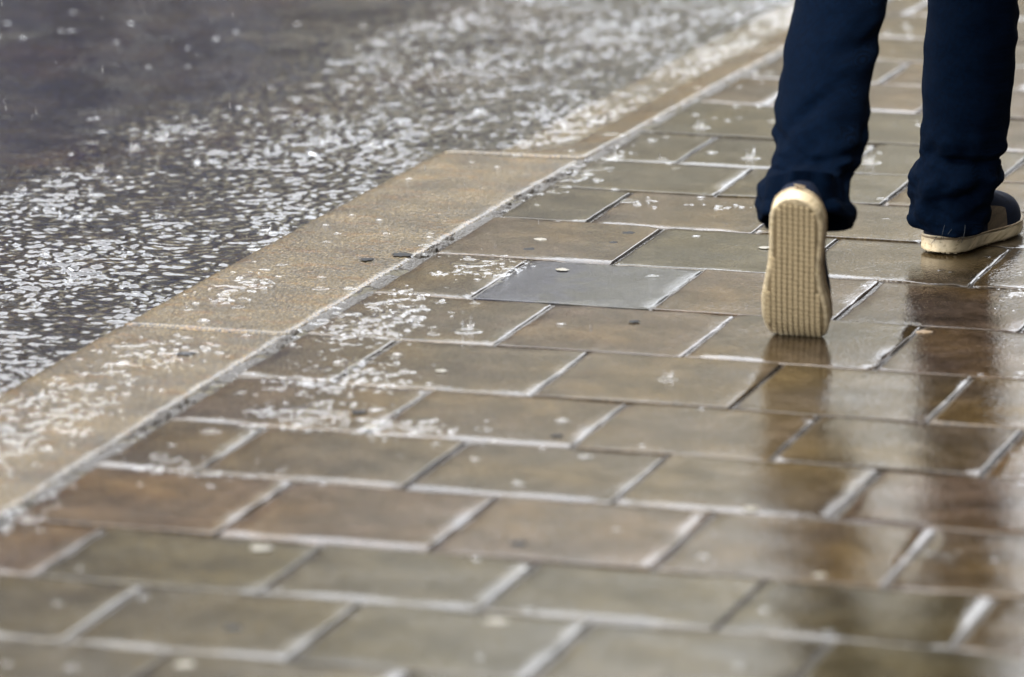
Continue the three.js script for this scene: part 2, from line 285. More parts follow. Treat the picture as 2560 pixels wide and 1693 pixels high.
{
  const dark = std({ color: rgb(0.012, 0.012, 0.012), roughness: 0.75, specularIntensity: 0.4 }), pale = std({ color: rgb(0.13, 0.115, 0.08), roughness: 0.35 }), tan = std({ color: rgb(0.2, 0.13, 0.06), roughness: 0.4 });
  const spots = [[-2.494, -8.175, 0.014, 0], [-2.378, -8.357, 0.013, 0], [-2.678, -8.075, 0.02, 0], [-2.379, -8.271, 0.011, 0], [-1.945, -6.331, 0.013, 0], [-2.153, -5.841, 0.014, 0], [-2.38, -6.978, 0.014, 0], [-2.748, -7.267, 0.016, 0], [-2.176, -7.684, 0.01, 0], [-2.07, -6.921, 0.01, 0], [-2.72, -8.02, 0.014, 0],
    [-2.396, -8.032, 0.012, 1], [-1.707, -6.594, 0.014, 1], [-2.253, -6.213, 0.017, 1], [-1.859, -5.963, 0.015, 1], [-2.15, -5.672, 0.014, 1], [-1.538, -6.287, 0.011, 1], [-2.333, -6.895, 0.012, 1], [-2.351, -7.266, 0.01, 1], [-2.5, -8.26, 0.011, 1], [-2.13, -8.3, 0.012, 1], [-1.737, -7.738, 0.014, 2]];
  spots.forEach(([x, z, r, k], i) => { const m = mesh('gum_spot', blob(r, k ? 0.0016 : 0.001, i * 3.7), [dark, pale, tan][k], pavement); m.position.set(x, k === 0 ? 0.0005 : 0.0008, z); });
  const silt = std({ color: rgb(0.022, 0.017, 0.011), roughness: 0.55, bumpMap: stoneBump, bumpScale: 0.004 }), f = rng(9);
  for (const [z, n] of [[-8.15, 12], [-8.2, 7], [-8.66, 9], [-8.8, 6], [-8.93, 6], [-6.86, 9], [-6.95, 7], [-7.42, 5], [-6.3, 4], [-8.52, 5], [-9.05, 4]]) for (let k = 0; k < n; k++) {
    const zz = z + (f() - 0.5) * 0.14, m = mesh('silt_clump', blob(0.006 + f() * 0.007, 0.006 + f() * 0.004, f() * 40, 10), silt, pavement); m.position.set(kerbLine(zz) - 0.002 + (f() - 0.5) * 0.018, -0.008, zz); m.rotation.y = f() * 6;
  }
}
// ---------------------------------------------------------------- the street that the wet ground mirrors (all outside the picture)
const glassMat = std({ color: rgb(0.03, 0.035, 0.04), roughness: 0.08 }), slateMat = std({ color: rgb(0.07, 0.07, 0.075), roughness: 0.6 });
function building(name, x, z, width, floors, fh, col, label, face = 1, shop = rgb(0.04, 0.036, 0.032), ridge = 1.2, base = 0) {
  const b = group(name, x, -0.05, z), depth = 9, H = floors * fh + 0.6, frameMat = std({ color: rgb(...col.map((c) => Math.min(0.45, c * 1.5))), roughness: 0.6 }), wall = std({ color: rgb(...col), roughness: 0.9 });
  tag(b, label, 'building', name === 'terrace_building' ? 'terrace across the street' : undefined);
  mesh('wall', box(depth, H, width, -face * depth / 2, H / 2, 0), wall, b);
  const roof = new THREE.Shape([[-depth / 2 - 0.25, 0], [depth / 2 + 0.25, 0], [0, ridge]].map(([a, c]) => new THREE.Vector2(a, c)));
  const rf = mesh('roof', new THREE.ExtrudeGeometry(roof, { depth: width, bevelEnabled: false }).translate(-face * depth / 2, H, -width / 2), slateMat, b);
  mesh('chimney', box(0.7, 1.6, 1.1, -face * depth / 2, H + ridge, width / 2 - 0.7), wall, rf);
  mesh('cornice', box(0.35, 0.3, width - 0.02, face * 0.14, H - 0.2, 0), frameMat, b);
  if (base) mesh('added_base_storey', box(0.3, base, width - 0.04, face * 0.02, base / 2, 0), std({ color: shop, roughness: 0.8 }), b);  // dark storeys added so the wet ground mirrors less brightness low down
  mesh('shopfront', box(0.18, fh - 0.5, width - 1.2, face * (base ? 0.12 : 0.06), fh / 2 - 0.1, 0), std({ color: shop, roughness: 0.5 }), b);
  mesh('shop_window', box(0.06, fh - 1.5, width - 2.2, face * (base ? 0.23 : 0.17), fh / 2, 0), glassMat, b);
  const n = Math.floor(width / 2.3), pane = box(0.05, 1.6, 0.95, face * 0.07, 0, 0), frame = mergeGeometries([box(0.14, 0.1, 1.2, face * 0.05, 0.86, 0), box(0.2, 0.12, 1.3, face * 0.08, -0.88, 0), box(0.12, 1.6, 0.1, face * 0.05, 0, 0.54), box(0.12, 1.6, 0.1, face * 0.05, 0, -0.54), box(0.11, 0.06, 0.96, face * 0.055, 0, 0)]);
  for (let q = Math.max(1, Math.ceil(base / fh)); q < floors; q++) for (let k = 0; k < n; k++) {
    const w = mesh('window', frame, frameMat, b); w.position.set(0, q * fh + fh * 0.52, -width / 2 + ((k + 0.5) * width) / n); mesh('pane', pane, glassMat, w);
  }
  return b;
}
const brick = building('terrace_building', -13.6, -28, 22, 3, 2.9, [0.04, 0.029, 0.021], 'dark brown brick terrace building nearest the corner across the street');
const cream = building('terrace_building', -13.6, -45.2, 12, 4, 3.3, [0.35, 0.31, 0.22], 'pale rendered terrace building across the street, second from the corner', 1, rgb(0.05, 0.042, 0.032), 1.2, 6.6);
building('terrace_building', -13.6, -58.4, 16, 4, 3.9, [0.35, 0.31, 0.22], 'tall pale stone terrace building across the street, third from the corner', 1, rgb(0.06, 0.05, 0.036), 1.2, 7.4);
building('terrace_building', -13.6, -75.6, 18, 4, 4.1, [0.3, 0.27, 0.22], 'tall greyish terrace building across the street, farthest down the street', 1, rgb(0.06, 0.052, 0.042), 1.2, 8.4);
{ // unseen navy awnings, added to put blue reflections on the wet road
  const navy = std({ color: rgb(0.018, 0.025, 0.095), roughness: 0.8 }), wedge = new THREE.Shape([[0, 0], [1.3, -0.9], [1.3, -1.75], [0, -1.75]].map(([a, c]) => new THREE.Vector2(a, c)));
  const added_awning = (b, y, z, w) => mesh('added_awning', new THREE.ExtrudeGeometry(wedge, { depth: w, bevelEnabled: false }).translate(0.16, y, z), navy, b);
  added_awning(brick, 6.2, -7.7, 2.8); added_awning(brick, 5.6, -2.9, 1.6); added_awning(cream, 6.8, 2.6, 2.2);
}
building('shop_building', 1.7, -16, 44, 4, 3.4, [0.1, 0.08, 0.06], 'long brick shop building along the near pavement', -1);
const end = building('added_end_building', -6, -96, 26, 5, 3.6, [0.16, 0.135, 0.105], 'wide brown building, unseen, added to close the street end against bright sky'); end.rotation.y = -Math.PI / 2;  // added out of view to hide bright sky that the slabs would mirror
structure(mesh('far_pavement', box(3, 0.12, 150, -12.1, -0.02, -40), std({ color: rgb(0.12, 0.1, 0.08), roughness: 0.4 })), 'pavement on the far side of the street');
// ---------------------------------------------------------------- the walker
function loft(rings, n, bump) { // rings: {c, rx, rz, lean, yaw}: sections of a tube; bump(a, t, k) moves a point out along its radius
  const g = grid(n + 1, rings.length, (i, j) => {
    const r = rings[j], a = (i / n) * Math.PI * 2, t = j / (rings.length - 1), out = bump ? bump(a, t, r) : 0, ca = Math.cos(a), sa = Math.sin(a);
    const x = (r.rx + out) * ca, z = (r.rz + out) * sa, cy = Math.cos(r.yaw ?? 0), sy = Math.sin(r.yaw ?? 0);
    return [r.c[0] + x * cy + z * sy, r.c[1] + (r.lean ?? 0) * z + (r.tilt ?? 0) * x, r.c[2] - x * sy + z * cy, i / n, t];
  });
  const w = mergeVertices((() => { g.deleteAttribute('uv'); g.deleteAttribute('normal'); return g; })(), 1e-5);
  w.computeVertexNormals();
  const p = w.attributes.position, uv = new Float32Array(p.count * 2); for (let i = 0; i < p.count; i++) { uv[2 * i] = p.getX(i) + p.getZ(i) * 0.6; uv[2 * i + 1] = p.getY(i); }
  w.setAttribute('uv', new THREE.BufferAttribute(uv, 2)); return w;
}
function spread(list, per) { // resamples rings [x, y, z, r, depth, lean] smoothly
  const o = [], cr = (a, b, c, d, t) => 0.5 * (2 * b + (c - a) * t + (2 * a - 5 * b + 4 * c - d) * t * t + (3 * b - a - 3 * c + d) * t * t * t);
  for (let k = 0; k + 1 < list.length; k++) for (let q = 0; q < per; q++) { const [a, b, c, d] = [list[Math.max(0, k - 1)], list[k], list[k + 1], list[Math.min(list.length - 1, k + 2)]], t = q / per; o.push(b.map((_, m) => cr(a[m], b[m], c[m], d[m], t))); }
  o.push(list[list.length - 1]); return o;
}
const VIEW = 12.3 * D2R;
const weave = texture(512, (x, y, c) => { const twill = Math.sin(((x + y) / 512) * Math.PI * 2 * 64) * 0.16, s = white() - 0.5; c[0] = c[1] = c[2] = 0.72 + twill + 0.34 * s + 0.14 * fbm(x / 60, y / 60, 3); }, true);
weave.repeat.set(9, 9); weave.wrapS = weave.wrapT = THREE.RepeatWrapping;
const denim = std({ color: rgb(0.0009, 0.0052, 0.0155), map: weave, roughness: 0.95, specularIntensity: 0.06, bumpMap: weave, bumpScale: 0.0004 });
const person = group('person', -1.86, 0, -8.1);
tag(person, 'person walking away in dark jeans and pale-soled canvas shoes', 'person');
const rel = (g) => g.translate(1.86, 0, 8.1);

// legs of the jeans, knee to hem: [x, y, z, half width]
const LEFT = [[-1.918, 0.5074, -7.9321, 0.0717], [-1.9127, 0.4859, -7.9116, 0.0716], [-1.9105, 0.4643, -7.891, 0.0714], [-1.9112, 0.4426, -7.8705, 0.071], [-1.9123, 0.421, -7.85, 0.07], [-1.9103, 0.405, -7.8347, 0.0719], [-1.91, 0.3836, -7.8144, 0.0706], [-1.9083, 0.357, -7.7892, 0.0701], [-1.9054, 0.3306, -7.7641, 0.0704], [-1.9017, 0.3043, -7.7391, 0.07], [-1.8995, 0.2834, -7.7192, 0.0683], [-1.8974, 0.2678, -7.7044, 0.0656], [-1.8986, 0.2546, -7.6919, 0.0634], [-1.9029, 0.2414, -7.6793, 0.0653], [-1.902, 0.2283, -7.655, 0.0682], [-1.8985, 0.2153, -7.638, 0.0716], [-1.892, 0.2, -7.618, 0.0721], [-1.889, 0.187, -7.604, 0.069]];
const RIGHT = [[-1.8164, 0.4445, -8.4133, 0.0729], [-1.8152, 0.4189, -8.4103, 0.0729], [-1.8152, 0.3869, -8.4064, 0.0734], [-1.8162, 0.3548, -8.4026, 0.0741], [-1.8174, 0.3227, -8.3987, 0.0741], [-1.8188, 0.2905, -8.3949, 0.0739], [-1.82, 0.2583, -8.391, 0.0735], [-1.8198, 0.2262, -8.3871, 0.0713], [-1.8196, 0.2005, -8.3841, 0.0696], [-1.8218, 0.1811, -8.3817, 0.0684], [-1.8233, 0.1668, -8.38, 0.0676], [-1.8287, 0.1562, -8.3787, 0.0636], [-1.8266, 0.1473, -8.3777, 0.0697], [-1.83, 0.1323, -8.3759, 0.073], [-1.8317, 0.1193, -8.3743, 0.0734], [-1.8358, 0.1062, -8.3727, 0.0701], [-1.8373, 0.0932, -8.3712, 0.0684], [-1.8374, 0.0771, -8.3692, 0.0656], [-1.8396, 0.0608, -8.3673, 0.063], [-1.8368, 0.0468, -8.3654, 0.063]];
function trouserLeg(list, upper, hem, seed, folds) {
  const n = list.length, rows = [...upper, ...list.map(([x, y, z, r], k) => [x, y, z, r, r * hem.deep, lerp(0, hem.lean, smooth(n - 9, n - 1, k))])];
  const rings = spread(rows, 4).map(([x, y, z, r, d, lean]) => ({ c: [x, y, z], rx: r, rz: d, lean, yaw: VIEW, tilt: 0 }));
  const end = rings[rings.length - 1];                                   // turned-in hem with a little thickness
  for (const [dr, dy] of [[-0.0012, -0.0016], [-0.0034, -0.0018], [-0.005, 0.001], [-0.006, 0.03], [-0.012, 0.06]]) rings.push({ ...end, c: [end.c[0], end.c[1] + dy, end.c[2]], rx: end.rx + dr, rz: end.rz + dr });
  const last = rings.length - 5;
  return loft(rings, 96, (a, t, r) => {
    const y = r.c[1], low = smooth(folds.top, folds.foot, y), j = Math.min(1, (t * (rings.length - 1)) / last);
    let o = 0.006 * (0.45 + low) * n3(Math.cos(a) * 1.1 + seed, y * 24, Math.sin(a) * 1.1) + 0.0022 * low * n3(Math.cos(a) * 2.4, y * 60 + seed, Math.sin(a) * 2.4);
    for (const [fa, fy, slope, len, wide, amp] of folds.list) { let da = a - fa; da = Math.atan2(Math.sin(da), Math.cos(da)); const q = (y - fy - slope * da) / wide; o -= amp * Math.exp(-q * q) * Math.exp(-((da / len) ** 2)); }
    if (j > 0.985) o -= 0.0012;
    return o;
  });
}
const leftLeg = trouserLeg(LEFT, [[-1.89, 0.9, -8.2, 0.1, 0.1, 0], [-1.905, 0.74, -8.12, 0.088, 0.095, 0], [-1.915, 0.58, -8.0, 0.076, 0.092, 0]], { deep: 1.15, lean: 0.42 }, 3, { top: 0.36, foot: 0.24, list: [[1.9, 0.335, -0.055, 0.55, 0.012, 0.011], [2.5, 0.293, 0.02, 0.6, 0.009, 0.008], [1.35, 0.268, -0.015, 0.8, 0.009, 0.009], [2.2, 0.245, 0.01, 1, 0.007, 0.006], [0.6, 0.43, -0.03, 0.6, 0.014, 0.006]] });
const rightLeg = trouserLeg(RIGHT, [[-1.79, 0.9, -8.26, 0.1, 0.1, 0], [-1.8, 0.72, -8.36, 0.09, 0.095, 0], [-1.812, 0.52, -8.42, 0.076, 0.08, 0]], { deep: 1.08, lean: -0.12 }, 8, { top: 0.24, foot: 0.12, list: [[1.6, 0.157, 0.01, 1.2, 0.008, 0.008], [1.2, 0.11, -0.012, 0.9, 0.008, 0.006], [2.2, 0.085, 0.01, 0.9, 0.008, 0.005]] });
const seat = loft(spread([[-1.845, 0.8, -8.23, 0.02, 0.02, 0], [-1.845, 0.82, -8.23, 0.14, 0.11, 0], [-1.845, 0.9, -8.23, 0.178, 0.125, 0], [-1.845, 1.0, -8.24, 0.165, 0.115, 0], [-1.845, 1.06, -8.24, 0.15, 0.105, 0]], 4).map(([x, y, z, a, b]) => ({ c: [x, y, z], rx: a, rz: b })), 40);
mesh('jeans', rel(mergeGeometries([leftLeg, rightLeg, seat])), denim, person);

// jacket, above the picture
const cloth = std({ color: rgb(0.018, 0.02, 0.024), roughness: 0.85, map: weave });
const tube = (list, per = 5) => loft(spread(list.map((r) => [...r, r[3], 0].slice(0, 6)), per).map(([x, y, z, a, b]) => ({ c: [x, y, z], rx: a, rz: b })), 24);
const jacket = mergeGeometries([
  loft(spread([[-1.845, 0.9, -8.24, 0.195, 0.14, 0], [-1.845, 1.05, -8.25, 0.185, 0.135, 0], [-1.845, 1.25, -8.28, 0.205, 0.14, 0], [-1.845, 1.4, -8.3, 0.19, 0.12, 0], [-1.845, 1.46, -8.31, 0.11, 0.08, 0], [-1.845, 1.5, -8.32, 0.07, 0.068, 0]], 5).map(([x, y, z, a, b]) => ({ c: [x, y, z], rx: a, rz: b })), 48, (a, t) => 0.004 * n3(Math.cos(a) * 2, t * 9, Math.sin(a) * 2)),
  tube([[-1.93, 1.4, -8.3, 0.062], [-1.98, 1.405, -8.3, 0.078], [-2.03, 1.37, -8.3, 0.068], [-2.06, 1.25, -8.31, 0.058], [-2.09, 1.1, -8.34, 0.052], [-2.085, 0.97, -8.43, 0.046], [-2.07, 0.87, -8.51, 0.04]]),
  tube([[-1.76, 1.4, -8.3, 0.062], [-1.71, 1.405, -8.3, 0.078], [-1.66, 1.37, -8.3, 0.068], [-1.63, 1.25, -8.27, 0.058], [-1.6, 1.1, -8.21, 0.052], [-1.6, 0.97, -8.15, 0.046], [-1.61, 0.86, -8.13, 0.04]]),
]);
mesh('jacket', rel(jacket), cloth, person);

// body: head, neck, trunk, arms, hands and legs as one skin
function skin(bones, lo, hi, cell, k = 0.02) { // surface nets over the smooth union of tapered capsules [a, b, ra, rb]
  const N = lo.map((v, i) => Math.ceil((hi[i] - v) / cell) + 1), [nx, ny, nz] = N, f = new Float32Array(nx * ny * nz).fill(1);
  const at = (i, j, q) => i + nx * (j + ny * q);
  for (const [a, b, ra, rb] of bones) {
    const R = Math.max(ra, rb) + 3 * k + cell, r0 = [0, 1, 2].map((c) => clamp(Math.floor((Math.min(a[c], b[c]) - R - lo[c]) / cell), 0, N[c] - 1)), r1 = [0, 1, 2].map((c) => clamp(Math.ceil((Math.max(a[c], b[c]) + R - lo[c]) / cell), 0, N[c] - 1));
    const d = b.map((v, c) => v - a[c]), L = d[0] * d[0] + d[1] * d[1] + d[2] * d[2] || 1e-9;
    for (let q = r0[2]; q <= r1[2]; q++) for (let j = r0[1]; j <= r1[1]; j++) for (let i = r0[0]; i <= r1[0]; i++) {
      const p = [lo[0] + i * cell - a[0], lo[1] + j * cell - a[1], lo[2] + q * cell - a[2]], t = clamp((p[0] * d[0] + p[1] * d[1] + p[2] * d[2]) / L);
      const e = Math.hypot(p[0] - d[0] * t, p[1] - d[1] * t, p[2] - d[2] * t) - lerp(ra, rb, t), o = at(i, j, q), h = Math.max(k - Math.abs(f[o] - e), 0) / k;
      f[o] = Math.min(f[o], e) - h * h * k * 0.25;
    }
  }
  const id = new Int32Array(nx * ny * nz).fill(-1), p = [], idx = [];
  for (let q = 0; q < nz - 1; q++) for (let j = 0; j < ny - 1; j++) for (let i = 0; i < nx - 1; i++) {
    let c = 0, x = 0, y = 0, z = 0; const v = (a, b, e) => f[at(i + a, j + b, q + e)];
    for (const [a, b] of EDGES) { const fa = v(...a), fb = v(...b); if (fa < 0 === fb < 0) continue; const t = fa / (fa - fb); c++; x += lerp(a[0], b[0], t); y += lerp(a[1], b[1], t); z += lerp(a[2], b[2], t); }
    if (c) { id[at(i, j, q)] = p.length / 3; p.push(lo[0] + (i + x / c) * cell, lo[1] + (j + y / c) * cell, lo[2] + (q + z / c) * cell); }
  }
  for (let q = 1; q < nz - 1; q++) for (let j = 1; j < ny - 1; j++) for (let i = 1; i < nx - 1; i++) {
    const s = f[at(i, j, q)] < 0;
    const quad = (e, a, b, c, d) => { if (s === e < 0) return; if (s) idx.push(a, b, c, a, c, d); else idx.push(a, c, b, a, d, c); };
    quad(f[at(i + 1, j, q)], id[at(i, j - 1, q - 1)], id[at(i, j, q - 1)], id[at(i, j, q)], id[at(i, j - 1, q)]);
    quad(f[at(i, j + 1, q)], id[at(i - 1, j, q - 1)], id[at(i - 1, j, q)], id[at(i, j, q)], id[at(i, j, q - 1)]);
    quad(f[at(i, j, q + 1)], id[at(i - 1, j - 1, q)], id[at(i, j - 1, q)], id[at(i, j, q)], id[at(i - 1, j, q)]);
  }
  const g = new THREE.BufferGeometry(); g.setAttribute('position', new THREE.BufferAttribute(new Float32Array(p), 3)); g.setIndex(idx); g.computeVertexNormals(); return g;
}
const EDGES = []; for (let a = 0; a < 8; a++) for (const m of [1, 2, 4]) if (!(a & m)) { const v = (q) => [q & 1, (q >> 1) & 1, (q >> 2) & 1]; EDGES.push([v(a), v(a | m)]); }
{
  const X = -1.845, hand = (wx, wy, wz, s, fz) => { // palm, four fingers of unequal length half curled, thumb from the side of the palm
    const b = [[[wx, wy, wz], [wx, wy - 0.075, wz + fz * 0.02], 0.024, 0.03]];
    for (let q = 0; q < 4; q++) { const o = (q - 1.5) * 0.02, len = [0.03, 0.036, 0.034, 0.026][q], k = [wx, wy - 0.09, wz + fz * 0.02 - o], m = [wx - s * 0.006, k[1] - len, k[2] + fz * 0.008], e = [wx - s * 0.028, m[1] - len * 0.7, m[2]]; b.push([k, m, 0.0095, 0.0088], [m, e, 0.0088, 0.0075]); }
    const r = [wx - s * 0.008, wy - 0.03, wz - 0.03]; b.push([r, [wx - s * 0.016, wy - 0.065, wz - 0.052], 0.011, 0.01], [[wx - s * 0.016, wy - 0.065, wz - 0.052], [wx - s * 0.022, wy - 0.092, wz - 0.05], 0.01, 0.008]);
    return b;
  };
  const bones = [
    [[X, 1.0, -8.24], [X, 1.3, -8.28], 0.085, 0.11], [[X - 0.08, 1.36, -8.29], [X + 0.08, 1.36, -8.29], 0.07, 0.07], [[X, 1.42, -8.31], [X, 1.53, -8.325], 0.055, 0.052],
    [[X, 1.58, -8.34], [X, 1.64, -8.325], 0.068, 0.088], [[X, 1.54, -8.38], [X, 1.58, -8.385], 0.038, 0.048], [[X, 1.585, -8.425], [X, 1.605, -8.42], 0.01, 0.009], [[X - 0.082, 1.58, -8.335], [X - 0.088, 1.62, -8.33], 0.012, 0.016], [[X + 0.082, 1.58, -8.335], [X + 0.088, 1.62, -8.33], 0.012, 0.016],
    [[X - 0.15, 1.37, -8.3], [-2.09, 1.1, -8.34], 0.04, 0.034], [[-2.09, 1.1, -8.34], [-2.068, 0.85, -8.52], 0.038, 0.026], [[X + 0.15, 1.37, -8.3], [-1.6, 1.1, -8.21], 0.04, 0.034], [[-1.6, 1.1, -8.21], [-1.61, 0.84, -8.13], 0.038, 0.026],
    [[X, 0.98, -8.24], [-1.9, 0.88, -8.2], 0.07, 0.06], [[-1.9, 0.88, -8.2], [-1.914, 0.53, -7.98], 0.06, 0.04], [[-1.914, 0.53, -7.98], [-1.904, 0.25, -7.672], 0.04, 0.03], [[X, 0.98, -8.24], [-1.79, 0.88, -8.27], 0.07, 0.06], [[-1.79, 0.88, -8.27], [-1.812, 0.5, -8.43], 0.06, 0.04], [[-1.812, 0.5, -8.43], [-1.835, 0.1, -8.385], 0.042, 0.032],
    ...hand(-2.066, 0.83, -8.53, -1, -0.5), ...hand(-1.612, 0.82, -8.13, 1, 0.3),
  ];
  mesh('body', rel(skin(bones, [-2.16, 0.02, -8.64], [-1.52, 1.78, -7.56], 0.009, 0.022)), std({ color: rgb(0.42, 0.26, 0.18), roughness: 0.6 }), person);
  const hair = skin([[[X, 1.63, -8.3], [X, 1.67, -8.325], 0.088, 0.088], [[X - 0.055, 1.6, -8.29], [X + 0.055, 1.6, -8.29], 0.055, 0.055]], [-2, 1.48, -8.48], [-1.68, 1.8, -8.14], 0.01, 0.03);
  mesh('hair', rel(hair), std({ color: rgb(0.02, 0.014, 0.01), roughness: 0.7 }), person);
}

// shoes: a sole swept along a bent path, with an upper moulded over it
const S_ = [0, 0.012, 0.035, 0.07, 0.12, 0.2, 0.3, 0.4, 0.5, 0.6, 0.7, 0.78, 0.86, 0.92, 0.96, 0.985, 1];
const IN = [0, 0.015, 0.025, 0.033, 0.038, 0.0385, 0.035, 0.031, 0.031, 0.038, 0.047, 0.051, 0.048, 0.039, 0.028, 0.017, 0], OUT = [0, 0.015, 0.025, 0.033, 0.038, 0.039, 0.0385, 0.04, 0.044, 0.049, 0.052, 0.051, 0.045, 0.036, 0.026, 0.016, 0];
const IN_SLIM = [0, 0.015, 0.025, 0.033, 0.038, 0.0385, 0.036, 0.034, 0.038, 0.046, 0.0475, 0.0435, 0.036, 0.028, 0.02, 0.012, 0], OUT_SLIM = [0, 0.015, 0.025, 0.033, 0.038, 0.039, 0.039, 0.041, 0.046, 0.0505, 0.05, 0.045, 0.037, 0.028, 0.02, 0.012, 0];
const tabulated = (t, arr) => { let k = 0; while (k < S_.length - 2 && S_[k + 1] < t) k++; return lerp(arr[k], arr[k + 1], clamp((t - S_[k]) / (S_[k + 1] - S_[k]))); };
function makeShoe(path, side, mats, inward, bent) { // path: points of the sole's underside, heel to toe; inward: sign of x that is the inner side
  const curve = new THREE.CatmullRomCurve3(path.map((p) => new THREE.Vector3(...p)), false, 'centripetal'), T = 0.026;
  const frame = (s) => { const p = curve.getPointAt(clamp(s)), t = curve.getTangentAt(clamp(s)), x = new THREE.Vector3(...side).normalize(), u = new THREE.Vector3().crossVectors(x, t).normalize(); x.crossVectors(t, u).normalize(); return [p, x, u]; };
  const put = (s, l, h) => { const [p, x, u] = frame(s); return [p.x + x.x * l + u.x * h, p.y + x.y * l + u.y * h, p.z + x.z * l + u.z * h]; };
  const half = (s, q) => 1.06 * tabulated(s, q * inward > 0 ? (bent ? IN_SLIM : IN) : bent ? OUT_SLIM : OUT);
  const ss = steps([0, 0.1, 0.01], [0.1, 0.86, 0.03], [0.86, 1, 0.01]);
  // section round the sole: underside with a rounded edge, side wall, top
  const sec = [[0, 0], [0.3, 0], [0.6, 0], [0.85, 0], [0.94, 0.0006], [0.985, 0.003], [1.0, 0.006], [1.0, 0.012], [1.0, T - 0.004], [0.985, T], [0.93, T]], ring = [];
  for (const [l, h] of sec) ring.push([l, h]); ring.push([0, T]); for (let k = sec.length - 1; k >= 1; k--) ring.push([-sec[k][0], sec[k][1]]); ring.push([0, 0]);
  const shoe = new THREE.Group(); shoe.name = 'shoe'; person.add(shoe);
  const weld = (g) => { const w = mergeVertices((g.deleteAttribute('uv'), g.deleteAttribute('normal'), g), 2e-5); w.computeVertexNormals(); const p = w.attributes.position, uv = new Float32Array(p.count * 2); for (let i = 0; i < p.count; i++) { uv[2 * i] = p.getX(i) * 0.9 + p.getZ(i) * 0.5; uv[2 * i + 1] = p.getY(i) + p.getZ(i) * 0.4; } w.setAttribute('uv', new THREE.BufferAttribute(uv, 2)); return w; };
  const sole = weld(grid(ring.length, ss.length, (i, j) => put(ss[j], ring[i][0] * half(ss[j], ring[i][0]), ring[i][1] * (0.85 + 0.15 * Math.cos(ss[j] * 6)))));
  const so = mesh('sole', rel(sole), mats.sole, shoe);
  // tread: rows of small square lugs
  const lug = [], one = new THREE.BoxGeometry(1, 1, 1), L = curve.getLength(), pitch = 0.0084, row = 0.0098;
  for (let s = 0.05; s < 0.95; s += row / L) for (let l = -6; l <= 6; l++) {
    const x = l * pitch, h = half(s, x || 1); if (Math.abs(x) > h - 0.009) continue;
    const [p, ex, u] = frame(s), t = new THREE.Vector3().crossVectors(ex, u), m = new THREE.Matrix4().makeBasis(ex.clone().multiplyScalar(0.006), u.clone().multiplyScalar(0.003), t.multiplyScalar(0.007)).setPosition(p.x + ex.x * x - u.x * 0.0006, p.y + ex.y * x - u.y * 0.0006, p.z + ex.z * x - u.z * 0.0006);
    lug.push(one.clone().applyMatrix4(m));
  }
  mesh('tread', rel(mergeGeometries(lug)), mats.tread, so).userData.kind = 'stuff';
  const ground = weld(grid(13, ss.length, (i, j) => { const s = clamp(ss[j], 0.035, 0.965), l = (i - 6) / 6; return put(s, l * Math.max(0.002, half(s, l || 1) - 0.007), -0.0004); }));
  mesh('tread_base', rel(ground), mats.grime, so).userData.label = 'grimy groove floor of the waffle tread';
  // welt line round the top of the sole
  // upper
  const height = (s) => tabulated(s, [0.0, 0.024, 0.036, 0.045, 0.054, 0.068, 0.078, 0.078, 0.07, 0.06, 0.052, 0.047, 0.041, 0.034, 0.026, 0.017, 0]);
  const up = weld(grid(25, ss.length, (i, j) => { const s = ss[j], a = (i / 24) * Math.PI, c = Math.cos(a), q = Math.sin(a), e = 0.62 + 0.1 * smooth(0.5, 0.9, s), l = Math.sign(c) * Math.abs(c) ** e * (half(s, c) - 0.0028) * (1 - 0.1 * q), wr = 0.0012 * n3(s * 30, c * 3, 2) * smooth(0.5, 0.62, s) * smooth(0.86, 0.76, s); return put(s, l, T - 0.003 + height(s) * q ** 0.72 + wr); }));
  mesh('upper', rel(up), mats.upper, shoe);
  // pale panel on the outer side, and foxing stitch line
  const panel = weld(grid(12, 22, (i, j) => { const s = lerp(0.4, 0.6, j / 21), a0 = (i / 11) * 0.42 * (1 - 0.55 * smooth(0.55, 0.75, s)), a = inward > 0 ? Math.PI - a0 : a0, c = Math.cos(a), q = Math.sin(a), e = 0.62 + 0.1 * smooth(0.5, 0.9, s), l = Math.sign(c) * Math.abs(c) ** e * (half(s, c) - 0.0012) * (1 - 0.1 * q); return put(s, l, T - 0.003 + (height(s) + 0.0012) * q ** 0.72); }));
  mesh('side_panel', rel(panel), mats.panel, shoe);
  const rim = new THREE.TubeGeometry(new THREE.CatmullRomCurve3([...ss.map((s) => new THREE.Vector3(...put(s, half(s, 1) * 1.0, T * 0.86))), ...ss.slice().reverse().map((s) => new THREE.Vector3(...put(s, -half(s, -1) * 1.0, T * 0.86)))], true), 160, 0.0016, 5, true);
  mesh('welt', rel(rim), mats.welt, shoe);
  return shoe;
}
const rubberMap = texture(512, (x, y, c) => { const u = x / 512, v = y / 512, m = fbm(u * 9, v * 9, 4), dirt = smooth(0.1, 0.55, fbm(u * 24 + 8, v * 24, 3)), s = white() - 0.5, g = 0.84 + 0.16 * m + 0.08 * s; c[0] = g * lerp(1, 0.78, dirt); c[1] = g * lerp(0.97, 0.74, dirt); c[2] = g * lerp(0.92, 0.64, dirt); }, true);
rubberMap.repeat.set(4, 4);
const rubber = std({ color: rgb(0.66, 0.57, 0.4), map: rubberMap, roughness: 0.45 }), lugMat = std({ color: rgb(0.62, 0.52, 0.34), map: rubberMap, roughness: 0.5 }), canvas = std({ color: rgb(0.006, 0.012, 0.03), map: weave, specularIntensity: 0.3, roughness: 0.85 }), suede = std({ color: rgb(0.16, 0.115, 0.065), map: weave, roughness: 0.8 }), weltMat = std({ color: rgb(0.22, 0.16, 0.09), roughness: 0.6 });
